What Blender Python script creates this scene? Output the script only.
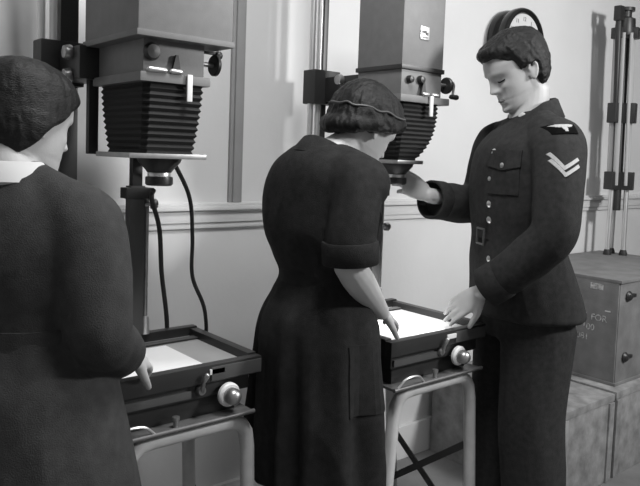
import bpy, bmesh, math, random
import numpy as np
from mathutils import Vector, Matrix, noise
from mathutils.bvhtree import BVHTree

random.seed(7)
scene = bpy.context.scene
COL = scene.collection
for o in list(bpy.data.objects):
    bpy.data.objects.remove(o)
R = math.radians
PI = math.pi

# ------------------------------------------------------------------ camera
# world: X runs along the long wall, the wall plane is Y = 0, the room is Y < 0
cam_d = bpy.data.cameras.new('camera')
cam = bpy.data.objects.new('camera', cam_d)
COL.objects.link(cam)
scene.camera = cam
cam_d.sensor_fit = 'HORIZONTAL'
cam_d.sensor_width = 36
cam_d.lens = 36 * 700 / 640
cam_d.shift_y = -39 / 640
cam_d.clip_start = 0.02
yaw, pitch, roll = R(40), R(-4), R(2)
fw = Vector((math.sin(yaw) * math.cos(pitch), math.cos(yaw) * math.cos(pitch), math.sin(pitch)))
rt = Vector((math.cos(yaw), -math.sin(yaw), 0))
up = rt.cross(fw)
rt, up = math.cos(roll) * rt + math.sin(roll) * up, -math.sin(roll) * rt + math.cos(roll) * up
cm = Matrix((rt, up, -fw)).transposed().to_4x4()
cm.translation = (0, -2.1, 1.35)
cam.matrix_world = cm

# ------------------------------------------------------------------ light
world = bpy.data.worlds.new('world')
scene.world = world
world.use_nodes = True
world.node_tree.nodes['Background'].inputs[0].default_value = (0.5, 0.5, 0.5, 1)
world.node_tree.nodes['Background'].inputs[1].default_value = 0.0


def area_light(name, loc, target, size, energy):
    d = bpy.data.lights.new(name, 'AREA')
    d.shape = 'DISK'
    d.size = size
    d.energy = energy
    o = bpy.data.objects.new(name, d)
    COL.objects.link(o)
    o.location = loc
    o.rotation_euler = (Vector(target) - Vector(loc)).to_track_quat('-Z', 'Y').to_euler()
    return o


area_light('photoflood_offscreen', (3.1, -2.7, 2.3), (1.9, -0.1, 1.2), 0.4, 66)
area_light('ceiling_lamp_offscreen', (1.0, -1.4, 2.9), (1.0, -1.4, 0.0), 0.6, 40)

vs = scene.view_settings
vs.view_transform = 'Standard'
vs.look = 'None'
vs.gamma = 1
vs.use_curve_mapping = False
vs.exposure = 0.0


# ------------------------------------------------------------------ materials
def mat(name, v, rough=0.6, metal=0.0, nscale=6.0, namp=0.12, bump=0.0, bscale=80.0, spec=0.5, stretch=None):
    m = bpy.data.materials.new(name)
    m.use_nodes = True
    nt = m.node_tree
    b = nt.nodes['Principled BSDF']
    b.inputs['Roughness'].default_value = rough
    b.inputs['Metallic'].default_value = metal
    b.inputs['Specular IOR Level'].default_value = spec
    tc = nt.nodes.new('ShaderNodeTexCoord')
    mp = nt.nodes.new('ShaderNodeMapping')
    if stretch:
        mp.inputs['Scale'].default_value = stretch
    nt.links.new(tc.outputs['Object'], mp.inputs['Vector'])
    n = nt.nodes.new('ShaderNodeTexNoise')
    n.inputs['Scale'].default_value = nscale
    n.inputs['Detail'].default_value = 5
    nt.links.new(mp.outputs[0], n.inputs['Vector'])
    cr = nt.nodes.new('ShaderNodeValToRGB')
    lo, hi = v * (1 - namp), min(1, v * (1 + namp))
    cr.color_ramp.elements[0].position = 0.3
    cr.color_ramp.elements[1].position = 0.7
    cr.color_ramp.elements[0].color = (lo, lo, lo, 1)
    cr.color_ramp.elements[1].color = (hi, hi, hi, 1)
    nt.links.new(n.outputs['Fac'], cr.inputs[0])
    nt.links.new(cr.outputs[0], b.inputs['Base Color'])
    if bump:
        n2 = nt.nodes.new('ShaderNodeTexNoise')
        n2.inputs['Scale'].default_value = bscale
        n2.inputs['Detail'].default_value = 6
        nt.links.new(mp.outputs[0], n2.inputs['Vector'])
        bp = nt.nodes.new('ShaderNodeBump')
        bp.inputs['Strength'].default_value = bump
        bp.inputs['Distance'].default_value = 0.004
        nt.links.new(n2.outputs['Fac'], bp.inputs['Height'])
        nt.links.new(bp.outputs[0], b.inputs['Normal'])
    return m


M = dict(
    wall=mat('painted_plaster', 0.66, 0.75, nscale=2.2, namp=0.05, bump=0.15, bscale=40),
    trim=mat('painted_wood', 0.62, 0.55, namp=0.05),
    batten=mat('grey_batten', 0.30, 0.6, namp=0.08),
    floor=mat('floor_boards', 0.16, 0.7, nscale=5, namp=0.2, bump=0.2),
    housing=mat('grey_enamel', 0.16, 0.5, nscale=30, namp=0.08, bump=0.08, bscale=300),
    dark=mat('black_enamel', 0.022, 0.42, namp=0.2),
    darkgrey=mat('dark_grey_metal', 0.07, 0.45, namp=0.15),
    black=mat('black_cloth', 0.010, 0.8, namp=0.2),
    rubber=mat('black_rubber', 0.015, 0.6),
    chrome=mat('chrome', 0.75, 0.36, metal=0.85, namp=0.05),
    steel=mat('worn_steel', 0.40, 0.38, metal=0.9, namp=0.15, nscale=40),
    tray_metal=mat('grey_tray_metal', 0.14, 0.4, metal=0.3, nscale=30, namp=0.15),
    tube=mat('grey_painted_tube', 0.55, 0.5, nscale=25, namp=0.08),
    white=mat('ivory_knob', 0.75, 0.4, namp=0.04),
    paper=mat('photographic_paper', 0.85, 0.6, namp=0.02),
    platen=mat('ground_platen', 0.35, 0.5, namp=0.1),
    skin=mat('skin', 0.48, 0.5, nscale=14, namp=0.06, bump=0.08, bscale=220),
    lips=mat('lips', 0.20, 0.45),
    hair=mat('dark_hair', 0.009, 0.5, spec=0.3, nscale=30, namp=0.4, bump=0.5, bscale=160, stretch=(1, 1, 4)),
    hair_m=mat('dark_brown_hair', 0.011, 0.5, spec=0.3, nscale=30, namp=0.4, bump=0.5, bscale=160, stretch=(1, 1, 4)),
    hair_glint=mat('painted_hair_highlight', 0.08, 0.5),  # paler grey that paints a highlight onto the dark hair
    serge=mat('blue_grey_serge', 0.029, 0.9, spec=0.2, nscale=60, namp=0.22, bump=0.4, bscale=500),
    coat=mat('dark_overall_cloth', 0.019, 0.9, spec=0.2, nscale=50, namp=0.25, bump=0.4, bscale=400),
    coat2=mat('grey_overall_cloth', 0.045, 0.9, spec=0.2, nscale=50, namp=0.15, bump=0.4, bscale=400),
    shirt=mat('pale_shirt', 0.55, 0.7, namp=0.05),
    badge=mat('black_badge_cloth', 0.006, 0.95, spec=0.03),
    braid=mat('pale_braid', 0.40, 0.7, nscale=200, namp=0.15),
    brass=mat('brass_button', 0.55, 0.3, metal=0.8),
    stocking=mat('stocking', 0.22, 0.6),
    shoe=mat('black_leather', 0.012, 0.3),
    crate_f=mat('grey_painted_wood', 0.17, 0.65, nscale=12, namp=0.2, bump=0.2, bscale=90),
    chest=mat('worn_grey_wood', 0.24, 0.7, nscale=16, namp=0.35, bump=0.4, bscale=60),
    stencil=mat('stencil_paint', 0.40, 0.7, nscale=90, namp=0.6),
    slat=mat('varnished_leg', 0.45, 0.4, nscale=20, namp=0.15, stretch=(1, 1, 0.1)),
    dial=mat('clock_dial', 0.62, 0.5, namp=0.03),
    bakelite=mat('black_bakelite', 0.008, 0.18, namp=0.1, spec=0.45),
)


# ------------------------------------------------------------------ geometry helpers
def catmull(pts, sub=6):
    P = [np.array(p, float) for p in pts]
    if len(P) < 3:
        return P
    P = [2 * P[0] - P[1]] + P + [2 * P[-1] - P[-2]]
    out = []
    for i in range(1, len(P) - 2):
        for k in range(sub):
            t = k / sub
            a, b, c, d = P[i - 1], P[i], P[i + 1], P[i + 2]
            out.append(0.5 * ((2 * b) + (-a + c) * t + (2 * a - 5 * b + 4 * c - d) * t * t + (-a + 3 * b - 3 * c + d) * t ** 3))
    out.append(P[-2])
    return out


class G:
    """collects shapes in world coordinates; build() links them as one mesh object"""

    def __init__(s):
        s.v = []
        s.f = []

    def add(s, v, f):
        o = len(s.v)
        s.v += [tuple(float(c) for c in p) for p in v]
        s.f += [tuple(i + o for i in q) for q in f]
        return s

    def box(s, lo, hi, bev=0.0, rot=None):
        bm = bmesh.new()
        lo, hi = Vector(lo), Vector(hi)
        bmesh.ops.create_cube(bm, size=1)
        c, d = (lo + hi) / 2, hi - lo
        for q in bm.verts:
            q.co = Vector((q.co.x * d.x, q.co.y * d.y, q.co.z * d.z))
        if bev:
            bmesh.ops.bevel(bm, geom=list(bm.edges), offset=bev, segments=2, affect='EDGES', profile=0.7)
        if rot:
            bm.transform(rot.to_4x4())
        bm.verts.index_update()
        s.add([q.co + c for q in bm.verts], [[q.index for q in f.verts] for f in bm.faces])
        bm.free()
        return s

    def loft(s, rings, cap=True, closed=False):
        n = len(rings[0])
        v = [p for r in rings for p in r]
        f = []
        m = len(rings)
        for i in range(m - 1 + (1 if closed else 0)):
            i2 = (i + 1) % m
            for j in range(n):
                k = (j + 1) % n
                f.append((i * n + j, i * n + k, i2 * n + k, i2 * n + j))
        if cap and not closed:
            for base, ring, flip in ((0, rings[0], True), ((m - 1) * n, rings[-1], False)):
                c = len(v)
                v.append(tuple(np.mean(np.array(ring, float), axis=0)))
                for j in range(n):
                    k = (j + 1) % n
                    f.append((c, base + k, base + j) if flip else (c, base + j, base + k))
        return s.add(v, f)

    def tube(s, pts, rad, n=14, ref=None, round_ends=False, smooth=0):
        """pts: path; rad: number, list of numbers or list of (ra, rb); ref: direction of ra"""
        if not isinstance(rad, (list, tuple)):
            rad = [rad] * len(pts)
        rad = [(r, r) if not isinstance(r, (list, tuple)) else tuple(r) for r in rad]
        if smooth:
            q = catmull([tuple(p) + r for p, r in zip(pts, rad)], smooth)
            pts = [tuple(x[:3]) for x in q]
            rad = [tuple(x[3:5]) for x in q]
        P = [Vector(p) for p in pts]
        T = []
        for i in range(len(P)):
            a = P[max(0, i - 1)]
            b = P[min(len(P) - 1, i + 1)]
            T.append((b - a).normalized())
        u = Vector(ref) if ref is not None else (Vector((0, 0, 1)) if abs(T[0].z) < 0.9 else Vector((1, 0, 0)))
        rings = []
        C, RR, TT, UU = [], [], [], []
        for i, p in enumerate(P):
            u = (u - u.dot(T[i]) * T[i]).normalized()
            C.append(p); RR.append(rad[i]); TT.append(T[i]); UU.append(u.copy())
        if round_ends:
            def ext(p, r, t, uu, sg):
                out = []
                m = (r[0] + r[1]) / 2
                for a in (30, 60, 80):
                    out.append((p + t * sg * m * math.sin(R(a)), (r[0] * math.cos(R(a)), r[1] * math.cos(R(a))), t, uu))
                return out
            A = ext(C[0], RR[0], TT[0], UU[0], -1)[::-1]
            B = ext(C[-1], RR[-1], TT[-1], UU[-1], 1)
            seq = A + list(zip(C, RR, TT, UU)) + B
        else:
            seq = list(zip(C, RR, TT, UU))
        for p, r, t, uu in seq:
            w = t.cross(uu)
            rings.append([p + uu * (r[0] * math.cos(2 * PI * j / n)) + w * (r[1] * math.sin(2 * PI * j / n)) for j in range(n)])
        return s.loft(rings)

    def cyl(s, p0, p1, r0, r1=None, n=24):
        return s.tube([p0, p1], [r0, r0 if r1 is None else r1], n=n)

    def lathe(s, prof, origin, axis, n=40):
        """prof: [(radius, height)] along axis from origin"""
        o, a = Vector(origin), Vector(axis).normalized()
        u = a.orthogonal().normalized()
        w = a.cross(u)
        rings = [[o + a * h + (u * math.cos(2 * PI * j / n) + w * math.sin(2 * PI * j / n)) * max(r, 1e-4) for j in range(n)] for r, h in prof]
        return s.loft(rings)

    def ellipsoid(s, c, axes, n=20, m=12):
        """axes: three vectors (half axes)"""
        c = Vector(c)
        a, b, d = [Vector(x) for x in axes]
        rings = []
        for i in range(1, m):
            th = PI * i / m
            rings.append([c - d * math.cos(th) + (a * math.cos(2 * PI * j / n) + b * math.sin(2 * PI * j / n)) * math.sin(th) for j in range(n)])
        return s.loft(rings)

    def prism(s, poly, d):
        """poly: world points of a flat outline, d: extrusion vector"""
        n = len(poly)
        P = [Vector(p) for p in poly]
        D = Vector(d)
        v = P + [p + D for p in P]
        f = [tuple(range(n))[::-1], tuple(range(n, 2 * n))]
        f += [(j, (j + 1) % n, n + (j + 1) % n, n + j) for j in range(n)]
        return s.add(v, f)

    def mesh(s, name):
        me = bpy.data.meshes.new(name)
        me.from_pydata(s.v, [], s.f)
        bm = bmesh.new()
        bm.from_mesh(me)
        bmesh.ops.recalc_face_normals(bm, faces=bm.faces)
        bm.to_mesh(me)
        bm.free()
        return me

    def build(s, name, material, parent=None, smooth=40):
        return place_mesh(s.mesh(name), name, material, parent, smooth)


def root_loc(p):
    while p is not None and p.parent is not None:
        p = p.parent
    return p.location.copy() if p is not None else None


def place_mesh(me, name, material, parent=None, smooth=40):
    """links a world-space mesh; origin moves to the parent's base, or to the mesh's own base"""
    co = np.empty(len(me.vertices) * 3)
    me.vertices.foreach_get('co', co)
    co = co.reshape(-1, 3)
    loc = root_loc(parent)
    top = parent is None
    if top:
        mn, mx = co.min(0), co.max(0)
        loc = Vector(((mn[0] + mx[0]) / 2, (mn[1] + mx[1]) / 2, mn[2]))
    co = co - np.array(loc)
    me.vertices.foreach_set('co', co.ravel())
    me.materials.clear()
    me.materials.append(M[material] if isinstance(material, str) else material)
    if smooth:
        me.polygons.foreach_set('use_smooth', [True] * len(me.polygons))
        if smooth < 180:
            me.set_sharp_from_angle(angle=R(smooth))
    me.update()
    o = bpy.data.objects.new(name, me)
    COL.objects.link(o)
    if top:
        o.location = loc
    else:
        o.parent = parent
    return o


def tag(o, label=None, cat=None, group=None, kind=None):
    if label: o['label'] = label
    if cat: o['category'] = cat
    if group: o['group'] = group
    if kind: o['kind'] = kind
    return o


def thing(name, loc, label, cat, group=None):
    o = bpy.data.objects.new(name, None)
    COL.objects.link(o)
    o.location = loc
    o.empty_display_size = 0.05
    return tag(o, label, cat, group)


def evaluated(me, mods):
    o = bpy.data.objects.new('tmp', me)
    COL.objects.link(o)
    for kind, props in mods:
        m = o.modifiers.new(kind, kind)
        for k, x in props.items():
            setattr(m, k, x)
    dg = bpy.context.evaluated_depsgraph_get()
    dg.update()
    r = bpy.data.meshes.new_from_object(o.evaluated_get(dg))
    bpy.data.objects.remove(o)
    return r


def fuse(g, voxel, it=4, factor=0.5):
    return evaluated(g.mesh('fuse'), [('REMESH', dict(mode='VOXEL', voxel_size=voxel)), ('SMOOTH', dict(iterations=it, factor=factor))])


def get_co(me):
    co = np.empty(len(me.vertices) * 3)
    me.vertices.foreach_get('co', co)
    return co.reshape(-1, 3)


def displace(me, fn):
    """fn(co, normal) -> offset along normal"""
    co = get_co(me)
    no = np.empty(len(me.vertices) * 3)
    me.vertices.foreach_get('normal', no)
    no = no.reshape(-1, 3)
    for i in range(len(co)):
        co[i] += no[i] * fn(co[i], no[i])
    me.vertices.foreach_set('co', co.ravel())
    me.update()
    return me


def wrinkle(me, amp, scale=(9, 9, 3.5), seed=0.0, fine=0.35):
    sx, sy, sz = scale

    def fn(p, n):
        q = Vector((p[0] * sx + seed, p[1] * sy - seed, p[2] * sz))
        a = noise.noise(q)
        b = noise.noise(q * 2.7 + Vector((3.1, 1.7, 9.2)))
        return amp * ((1 - 2 * abs(a)) * 0.7 + fine * b)
    return displace(me, fn)


def drape(g2d, o, ex, ey, direction, bvh, off, thick, name, material, parent):
    """lays a flat pattern (list of polygons in pattern coordinates) on a cloth surface, with thickness"""
    o, ex, ey, d = Vector(o), Vector(ex), Vector(ey), Vector(direction).normalized()
    out = G()
    for poly in g2d:
        top, bot = [], []
        for x, y in poly:
            p = o + ex * x + ey * y
            hit, n, i, dist = bvh.ray_cast(p - d * 0.4, d)
            if hit is None:
                hit = p
            top.append(hit - d * (off + thick))
            bot.append(hit + d * 0.003)
        n = len(top)
        out.add(top + bot, [tuple(range(n))] + [tuple(range(n, 2 * n))[::-1]] + [(j, n + j, n + (j + 1) % n, (j + 1) % n) for j in range(n)])
    return out.build(name, material, parent, smooth=30)


def strip(p0, p1, w, n=8):
    """a straight band as n quads in pattern coordinates"""
    p0, p1 = np.array(p0, float), np.array(p1, float)
    d = (p1 - p0) / np.linalg.norm(p1 - p0)
    q = np.array([-d[1], d[0]]) * w / 2
    out = []
    for i in range(n):
        a = p0 + (p1 - p0) * i / n
        b = p0 + (p1 - p0) * (i + 1) / n
        out.append([a - q, b - q, b + q, a + q])
    return out


def text(body, origin, ex, ey, size, name, material, parent, depth=0.001):
    c = bpy.data.curves.new(name, 'FONT')
    c.body = body
    c.size = size
    c.extrude = depth
    o = bpy.data.objects.new(name, c)
    COL.objects.link(o)
    bpy.context.evaluated_depsgraph_get().update()
    me = bpy.data.meshes.new_from_object(o)
    bpy.data.objects.remove(o)
    ex, ey = Vector(ex).normalized(), Vector(ey).normalized()
    m = Matrix((ex, ey, ex.cross(ey))).transposed().to_4x4()
    m.translation = Vector(origin)
    me.transform(m)
    return place_mesh(me, name, material, parent, 0)


# ------------------------------------------------------------------ setting
def struct(o):
    o['kind'] = 'structure'
    return o


struct(G().box((-1.6, -4.2, -0.1), (7.0, 0.12, 0.0)).build('floor', 'floor', smooth=0))
struct(G().box((-1.6, 0, 0), (7.0, 0.12, 3.0)).build('wall_back', 'wall', smooth=0))
struct(G().box((-1.6, -4.2, 3.0), (7.0, 0.12, 3.1)).build('ceiling', 'wall', smooth=0))
struct(G().box((-1.72, -4.32, 0), (-1.6, 0.12, 3.0)).build('wall_left', 'wall', smooth=0))
struct(G().box((7.0, -4.32, 0), (7.12, 0.12, 3.0)).build('wall_right', 'wall', smooth=0))
struct(G().box((-1.6, -4.32, 0), (7.0, -4.2, 3.0)).build('wall_front', 'wall', smooth=0))
g = G()
for z0, z1, d in ((1.085, 1.105, 0.012), (1.105, 1.148, 0.018), (1.148, 1.162, 0.032), (1.162, 1.172, 0.022)):
    g.box((-1.6, -d, z0), (7.0, 0.002, z1), 0.003)
struct(g.build('trim_1', 'trim'))
g = G()
g.box((1.333, -0.012, 1.172), (1.387, 0.002, 3.0), 0.003)
g.box((1.345, -0.022, 1.172), (1.375, 0.002, 3.0), 0.004)
struct(g.build('trim_2', 'batten'))
g = G()
g.box((-1.6, -0.018, 0.0), (7.0, 0.002, 0.15), 0.004)
struct(g.build('baseboard_back', 'trim'))


# ------------------------------------------------------------------ enlarger stations
def stand(x0, x1, yf, yb, zt, spread, label, cable=False):
    """x0, x1: outer top corners of the bent tube frame"""
    root = thing('work_stand', ((x0 + x1) / 2, (yf + yb) / 2, 0), label, 'stand')
    r = 0.019
    for y, nm in ((yf, 'front_frame'), (yb, 'back_frame')):
        c = 0.055
        path = [(x0 - spread, y, 0.012), (x0 - spread * 0.12, y, zt - c * 1.4)]
        for a in (20, 45, 70):
            path.append((x0 + c - c * math.cos(R(a)), y, zt - c + c * math.sin(R(a))))
        path += [(x0 + c * 1.2, y, zt), (x1 - c * 1.2, y, zt)]
        for a in (70, 45, 20):
            path.append((x1 - c + c * math.cos(R(a)), y, zt - c + c * math.sin(R(a))))
        path += [(x1 + spread * 0.12, y, zt - c * 1.4), (x1 + spread, y, 0.012)]
        fr = G().tube(path, r, n=14).build(nm, 'tube', root)
        for sx in (x0 - spread, x1 + spread):
            G().lathe([(0.0, 0), (0.022, 0), (0.022, 0.02), (0.018, 0.035), (0, 0.035)], (sx, y, 0), (0, 0, 1), 16).build('rubber_foot', 'rubber', fr)
    for x in (x0 + 0.08, x1 - 0.08):
        G().box((x - 0.014, yf, zt + 0.006), (x + 0.014, yb, zt + 0.020), 0.002).build('cross_rail', 'darkgrey', root)
    for x, sg in ((x0 - spread * 0.55, -1), (x1 + spread * 0.55, 1)):
        for za, zb, dx in ((0.18, 0.44, 0.0), (0.36, 0.10, 0.007)):
            xx = x + sg * dx
            G().prism([(xx, yb, za - 0.014), (xx, yf, zb - 0.014), (xx, yf, zb + 0.014), (xx, yb, za + 0.014)], (sg * 0.006, 0, 0)).build('cross_brace', 'darkgrey', root, 0)
    return root


def easel(x0, x1, y0, y1, zt, label, knob_x):
    """flat printing table: y0 front, y1 back, zt rim height"""
    root = thing('printing_easel', ((x0 + x1) / 2, (y0 + y1) / 2, zt - 0.15), label, 'easel')
    zb = zt - 0.15
    # base plate with rolled lip
    g = G().box((x0 + 0.01, y0 - 0.012, zb), (x1 - 0.03, y1, zb + 0.008), 0.002)
    g.tube([(x0 + 0.005, y0 - 0.012, zb + 0.006), (x1 - 0.028, y0 - 0.012, zb + 0.006)], 0.006, n=10)
    g.build('base_plate', 'tray_metal', root)
    G().box((x0 + 0.035, y0 + 0.03, zb + 0.006), (x1 - 0.06, y1 - 0.02, zb + 0.062), 0.004).build('lower_body', 'dark', root)
    G().box((x0 + 0.012, y0 + 0.012, zb + 0.060), (x1 - 0.03, y1 - 0.005, zb + 0.098), 0.004).build('upper_body', 'dark', root)
    G().box((x0 + 0.02, y0 + 0.006, zb + 0.066), (x1 - 0.20, y0 + 0.014, zb + 0.086), 0.002).build('front_strip', 'darkgrey', root)
    # rim rails
    t, zr0 = 0.026, zb + 0.098
    rails = (('front_rail', (x0, y0, zr0), (x1, y0 + t, zt - 0.008)), ('back_rail', (x0, y1 - t, zr0), (x1, y1, zt)),
             ('side_rail', (x0, y0 + t, zr0), (x0 + t, y1 - t, zt - 0.004)), ('side_rail', (x1 - t, y0 + t, zr0), (x1, y1 - t, zt - 0.004)))
    for nm, lo, hi in rails:
        G().box(lo, hi, 0.004).build(nm, 'dark', root)
    G().box((x0 + t, y0 + t, zr0), (x1 - t, y1 - t, zt - 0.026), 0.0).build('platen', 'platen', root, 0)
    # masking blades
    G().box((x0 + 0.028, y0 + t, zt - 0.0255), (x0 + 0.044, y1 - t, zt - 0.0225), 0.001).build('masking_blade', 'steel', root)
    G().box((x0 + t, y1 - 0.075, zt - 0.0225), (x1 - t, y1 - 0.05, zt - 0.0195), 0.001).build('masking_blade', 'darkgrey', root)
    # front fittings
    G().box((knob_x - 0.055, y0 - 0.003, zt - 0.032), (knob_x - 0.012, y0 + 0.004, zt - 0.018), 0.001).build('name_plate', 'white', root)
    G().box((x1 - 0.15, y0 - 0.003, zr0 + 0.004), (x1 - 0.003, y0 + 0.003, zt - 0.014), 0.001).build('front_strip', 'darkgrey', root)
    zk = zb + 0.060
    g = G()
    kb = g.lathe([(0.0, 0.0), (0.008, 0.0), (0.008, -0.02), (0, -0.02)], (knob_x, y0 + 0.03, zk), (0, 1, 0), 16)
    k = G().lathe([(0.0, 0), (0.026, 0), (0.030, 0.004), (0.030, 0.012), (0.026, 0.016), (0, 0.016)], (knob_x, y0 + 0.005, zk), (0, -1, 0), 32).build('knob', 'white', root)
    G().lathe([(0, 0.012), (0.020, 0.012), (0.021, 0.03), (0.019, 0.038), (0.012, 0.046), (0, 0.048)], (knob_x, y0 + 0.005, zk), (0, -1, 0), 28).build('knob_cap', 'steel', k)
    G().cyl((knob_x, y0 + 0.034, zk), (knob_x, y0 + 0.004, zk), 0.009).build('knob_shaft', 'steel', k)
    # catch lever left of the knob
    g = G().lathe([(0, 0), (0.012, 0), (0.013, 0.006), (0.010, 0.016), (0, 0.018)], (knob_x - 0.075, y0 + 0.013, zk + 0.022), (0, -1, 0), 20)
    g.tube([(knob_x - 0.075, y0 - 0.001, zk + 0.022), (knob_x - 0.078, y0 - 0.012, zk + 0.046), (knob_x - 0.070, y0 - 0.014, zk + 0.062)], [0.006, 0.005, 0.007], n=10, round_ends=True)
    g.build('catch_lever', 'steel', root)
    # wire loop handle on base plate
    g = G().tube(catmull([(x0 + 0.02, y0 - 0.012, zb + 0.01), (x0 + 0.05, y0 - 0.018, zb + 0.035), (x0 + 0.10, y0 - 0.016, zb + 0.033), (x0 + 0.13, y0 - 0.012, zb + 0.01)]), 0.0035, n=8)
    g.build('wire_handle', 'chrome', root)
    g = G().lathe([(0, 0), (0.007, 0), (0.006, 0.018), (0.009, 0.02), (0.009, 0.028), (0, 0.03)], (x0 + 0.19, y0 - 0.002, zb + 0.006), (0, 0, 1), 14)
    g.build('leveling_screw', 'steel', root)
    return root


def bellows_mesh(cx, cy, z0, z1, wx0, wy0, wx1, wy1, n, bulge, depth):
    """square pleated bellows from top z0 to bottom z1"""
    g = G()
    rings = []
    m = n * 2
    for i in range(m + 1):
        t = i / m
        k = t ** bulge
        hx = wx0 + (wx1 - wx0) * k - (depth if i % 2 else 0)
        hy = wy0 + (wy1 - wy0) * k - (depth if i % 2 else 0)
        c = 0.14
        z = z0 + (z1 - z0) * t
        ring = []
        for sx, sy in ((1, -1), (1, 1), (-1, 1), (-1, -1)):
            p1 = (cx + sx * hx, cy + sy * hy * (1 - c), z)
            p2 = (cx + sx * hx * (1 - c), cy + sy * hy, z)
            ring += [p1, p2] if sx * sy < 0 and (sx, sy) != (1, -1) or (sx, sy) == (1, 1) and False else [p1, p2]
        a = [(cx + hx * (1 - c), cy - hy, z), (cx + hx, cy - hy * (1 - c), z), (cx + hx, cy + hy * (1 - c), z), (cx + hx * (1 - c), cy + hy, z),
             (cx - hx * (1 - c), cy + hy, z), (cx - hx, cy + hy * (1 - c), z), (cx - hx, cy - hy * (1 - c), z), (cx - hx * (1 - c), cy - hy, z)]
        rings.append(a)
    return g.loft(rings)


def enlarger(P):
    """a vertical enlarger: floor post with carriage, lamp housing, bellows, lens, easel column"""
    root = thing('photographic_enlarger', (P['post'][0], P['post'][1], 0), P['label'], 'enlarger')
    px, py = P['post']
    x0, x1, y0, y1 = P['house']      # lamp housing
    zs, zp = P['z_seam'], P['z_plate']
    cx, cy, zl = P['lens']
    # floor post: two chrome rails and a dark spine
    G().lathe([(0, 0), (0.11, 0), (0.11, 0.012), (0.09, 0.02), (0.035, 0.03), (0.035, 0.05), (0, 0.05)], (px, py, 0), (0, 0, 1), 32).build('floor_flange', 'dark', root)
    for dx in (-0.016, 0.016):
        G().cyl((px + dx, py, 0.03), (px + dx, py, 2.45), 0.0105, n=20).build('post_rail', 'chrome', root)
    G().box((px + 0.036, py + 0.0, 0.03), (px + 0.036 + P['spine'], py + 0.03, 2.45), 0.003).build('post_spine', 'dark', root)
    # carriage and arm
    zc = zp + 0.045
    car = G()
    car.box((px - 0.028, py - 0.035, zc - 0.06), (px + 0.09, py + 0.032, zc + 0.06), 0.006)
    car.box((px + 0.02, y1 - 0.02, zc - 0.05), (px + 0.10, py - 0.02, zc + 0.035), 0.006)
    car = car.build('carriage', 'dark', root)
    for dz in (-0.03, 0.03):
        G().lathe([(0, 0), (0.018, 0), (0.02, 0.006), (0.016, 0.02), (0, 0.022)], (px + 0.021, py - 0.12, zc + dz - 0.01), (-1, 0, 0), 20).build('clamp_knob', 'steel', car)
    # lamp housing
    hs = G().box((x0, y0, zs), (x1, y1, P['z_top']), 0.006).build('lamp_housing', 'housing', root)
    G().box((x0 - 0.004, y0 - 0.004, zs - 0.008), (x1 + 0.004, y1 + 0.004, zs + 0.006), 0.002).build('housing_lip', P.get('lip', 'darkgrey'), hs)
    if P.get('plate'):
        qx, qz = P['plate']
        pl = G().box((qx - 0.020, y0 - 0.003, qz - 0.020), (qx + 0.020, y0 + 0.001, qz + 0.020), 0.001).build('maker_plate', 'steel', hs)
        for a, b, c, d in ((-0.015, -0.003, -0.008, 0.006), (0.002, -0.006, 0.014, 0.002), (-0.006, -0.001, 0.006, 0.008), (-0.013, -0.015, 0.012, -0.012)):
            G().box((qx + a, y0 - 0.004, qz + b), (qx + c, y0 - 0.002, qz + d)).build('plate_mark', 'dark', hs, 0)
    # negative stage below the housing
    nx0, nx1, ny0, ny1 = P['stage']
    st = G().box((nx0, ny0, zp), (nx1, ny1, zs - 0.006), 0.003).build('negative_stage', 'housing', root)
    for i, (qx, qz, r) in enumerate(P['stage_knobs']):
        G().lathe([(0, 0), (r, 0), (r * 1.05, 0.006), (r * 0.8, 0.016), (0, 0.018)], (qx, ny0 + 0.001, qz), (0, -1, 0), 20).build('stage_knob', 'dark', st)
    # bottom plate with its fittings
    bp = G().box((nx0 - 0.012, ny0 - 0.012, zp - 0.022), (nx1 + P['plate_over'], ny1 + 0.01, zp), 0.003).build('bellows_plate', 'housing', root)
    tx = P['tag_x']
    G().box((tx - 0.007, ny0 - 0.020, zp - 0.062), (tx + 0.007, ny0 - 0.014, zp + 0.002), 0.002).build('hanging_lever', 'white', bp)
    for a, b in P['bright_bits']:
        G().tube([(a, ny0 - 0.014, zp + 0.006), (b, ny0 - 0.014, zp + 0.006)], 0.006, n=10, round_ends=True).build('locking_bar', 'chrome', bp)
    G().prism([(tx - 0.045, ny0 - 0.004, zp), (tx - 0.020, ny0 - 0.004, zp), (tx - 0.028, ny0 - 0.004, zp + 0.045), (tx - 0.034, ny0 - 0.004, zp + 0.045)], (0, -0.008, 0)).build('lever_fin', 'dark', bp, 0)
    # focus wheel on the right with crank
    kx, kz = P['wheel']
    ky = ny0 + P['wheel_y']
    G().cyl((nx1 - 0.01, ky, kz), (kx + 0.012, ky, kz), 0.006).build('wheel_shaft', 'steel', root)
    wh = G().lathe([(0, 0), (0.024, 0), (0.027, 0.003), (0.027, 0.010), (0.022, 0.014), (0, 0.014)], (kx, ky, kz), (1, 0, 0), 32).build('focus_wheel', 'dark', root)
    if P['crank']:
        g = G().tube([(kx + 0.012, ky, kz + 0.012), (kx + 0.04, ky, kz + 0.012), (kx + 0.045, ky, kz + 0.004), (kx + 0.040, ky, kz - 0.032)], 0.0045, n=10)
        g.build('crank_arm', 'steel', wh)
        G().tube([(kx + 0.034, ky, kz - 0.034), (kx + 0.060, ky, kz - 0.034)], [0.008, 0.009], n=14, round_ends=True).build('crank_grip', 'dark', wh)
    else:
        G().tube([(kx + 0.010, ky, kz + 0.018), (kx + 0.016, ky, kz + 0.026)], [0.009, 0.012], n=14, round_ends=True).build('wheel_grip', 'dark', wh)
        G().cyl((nx1 - 0.04, ky, kz + 0.03), (kx + 0.006, ky, kz + 0.03), 0.004).build('pinion_rod', 'darkgrey', root)
    # bellows
    bw = P['bellows']
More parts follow.
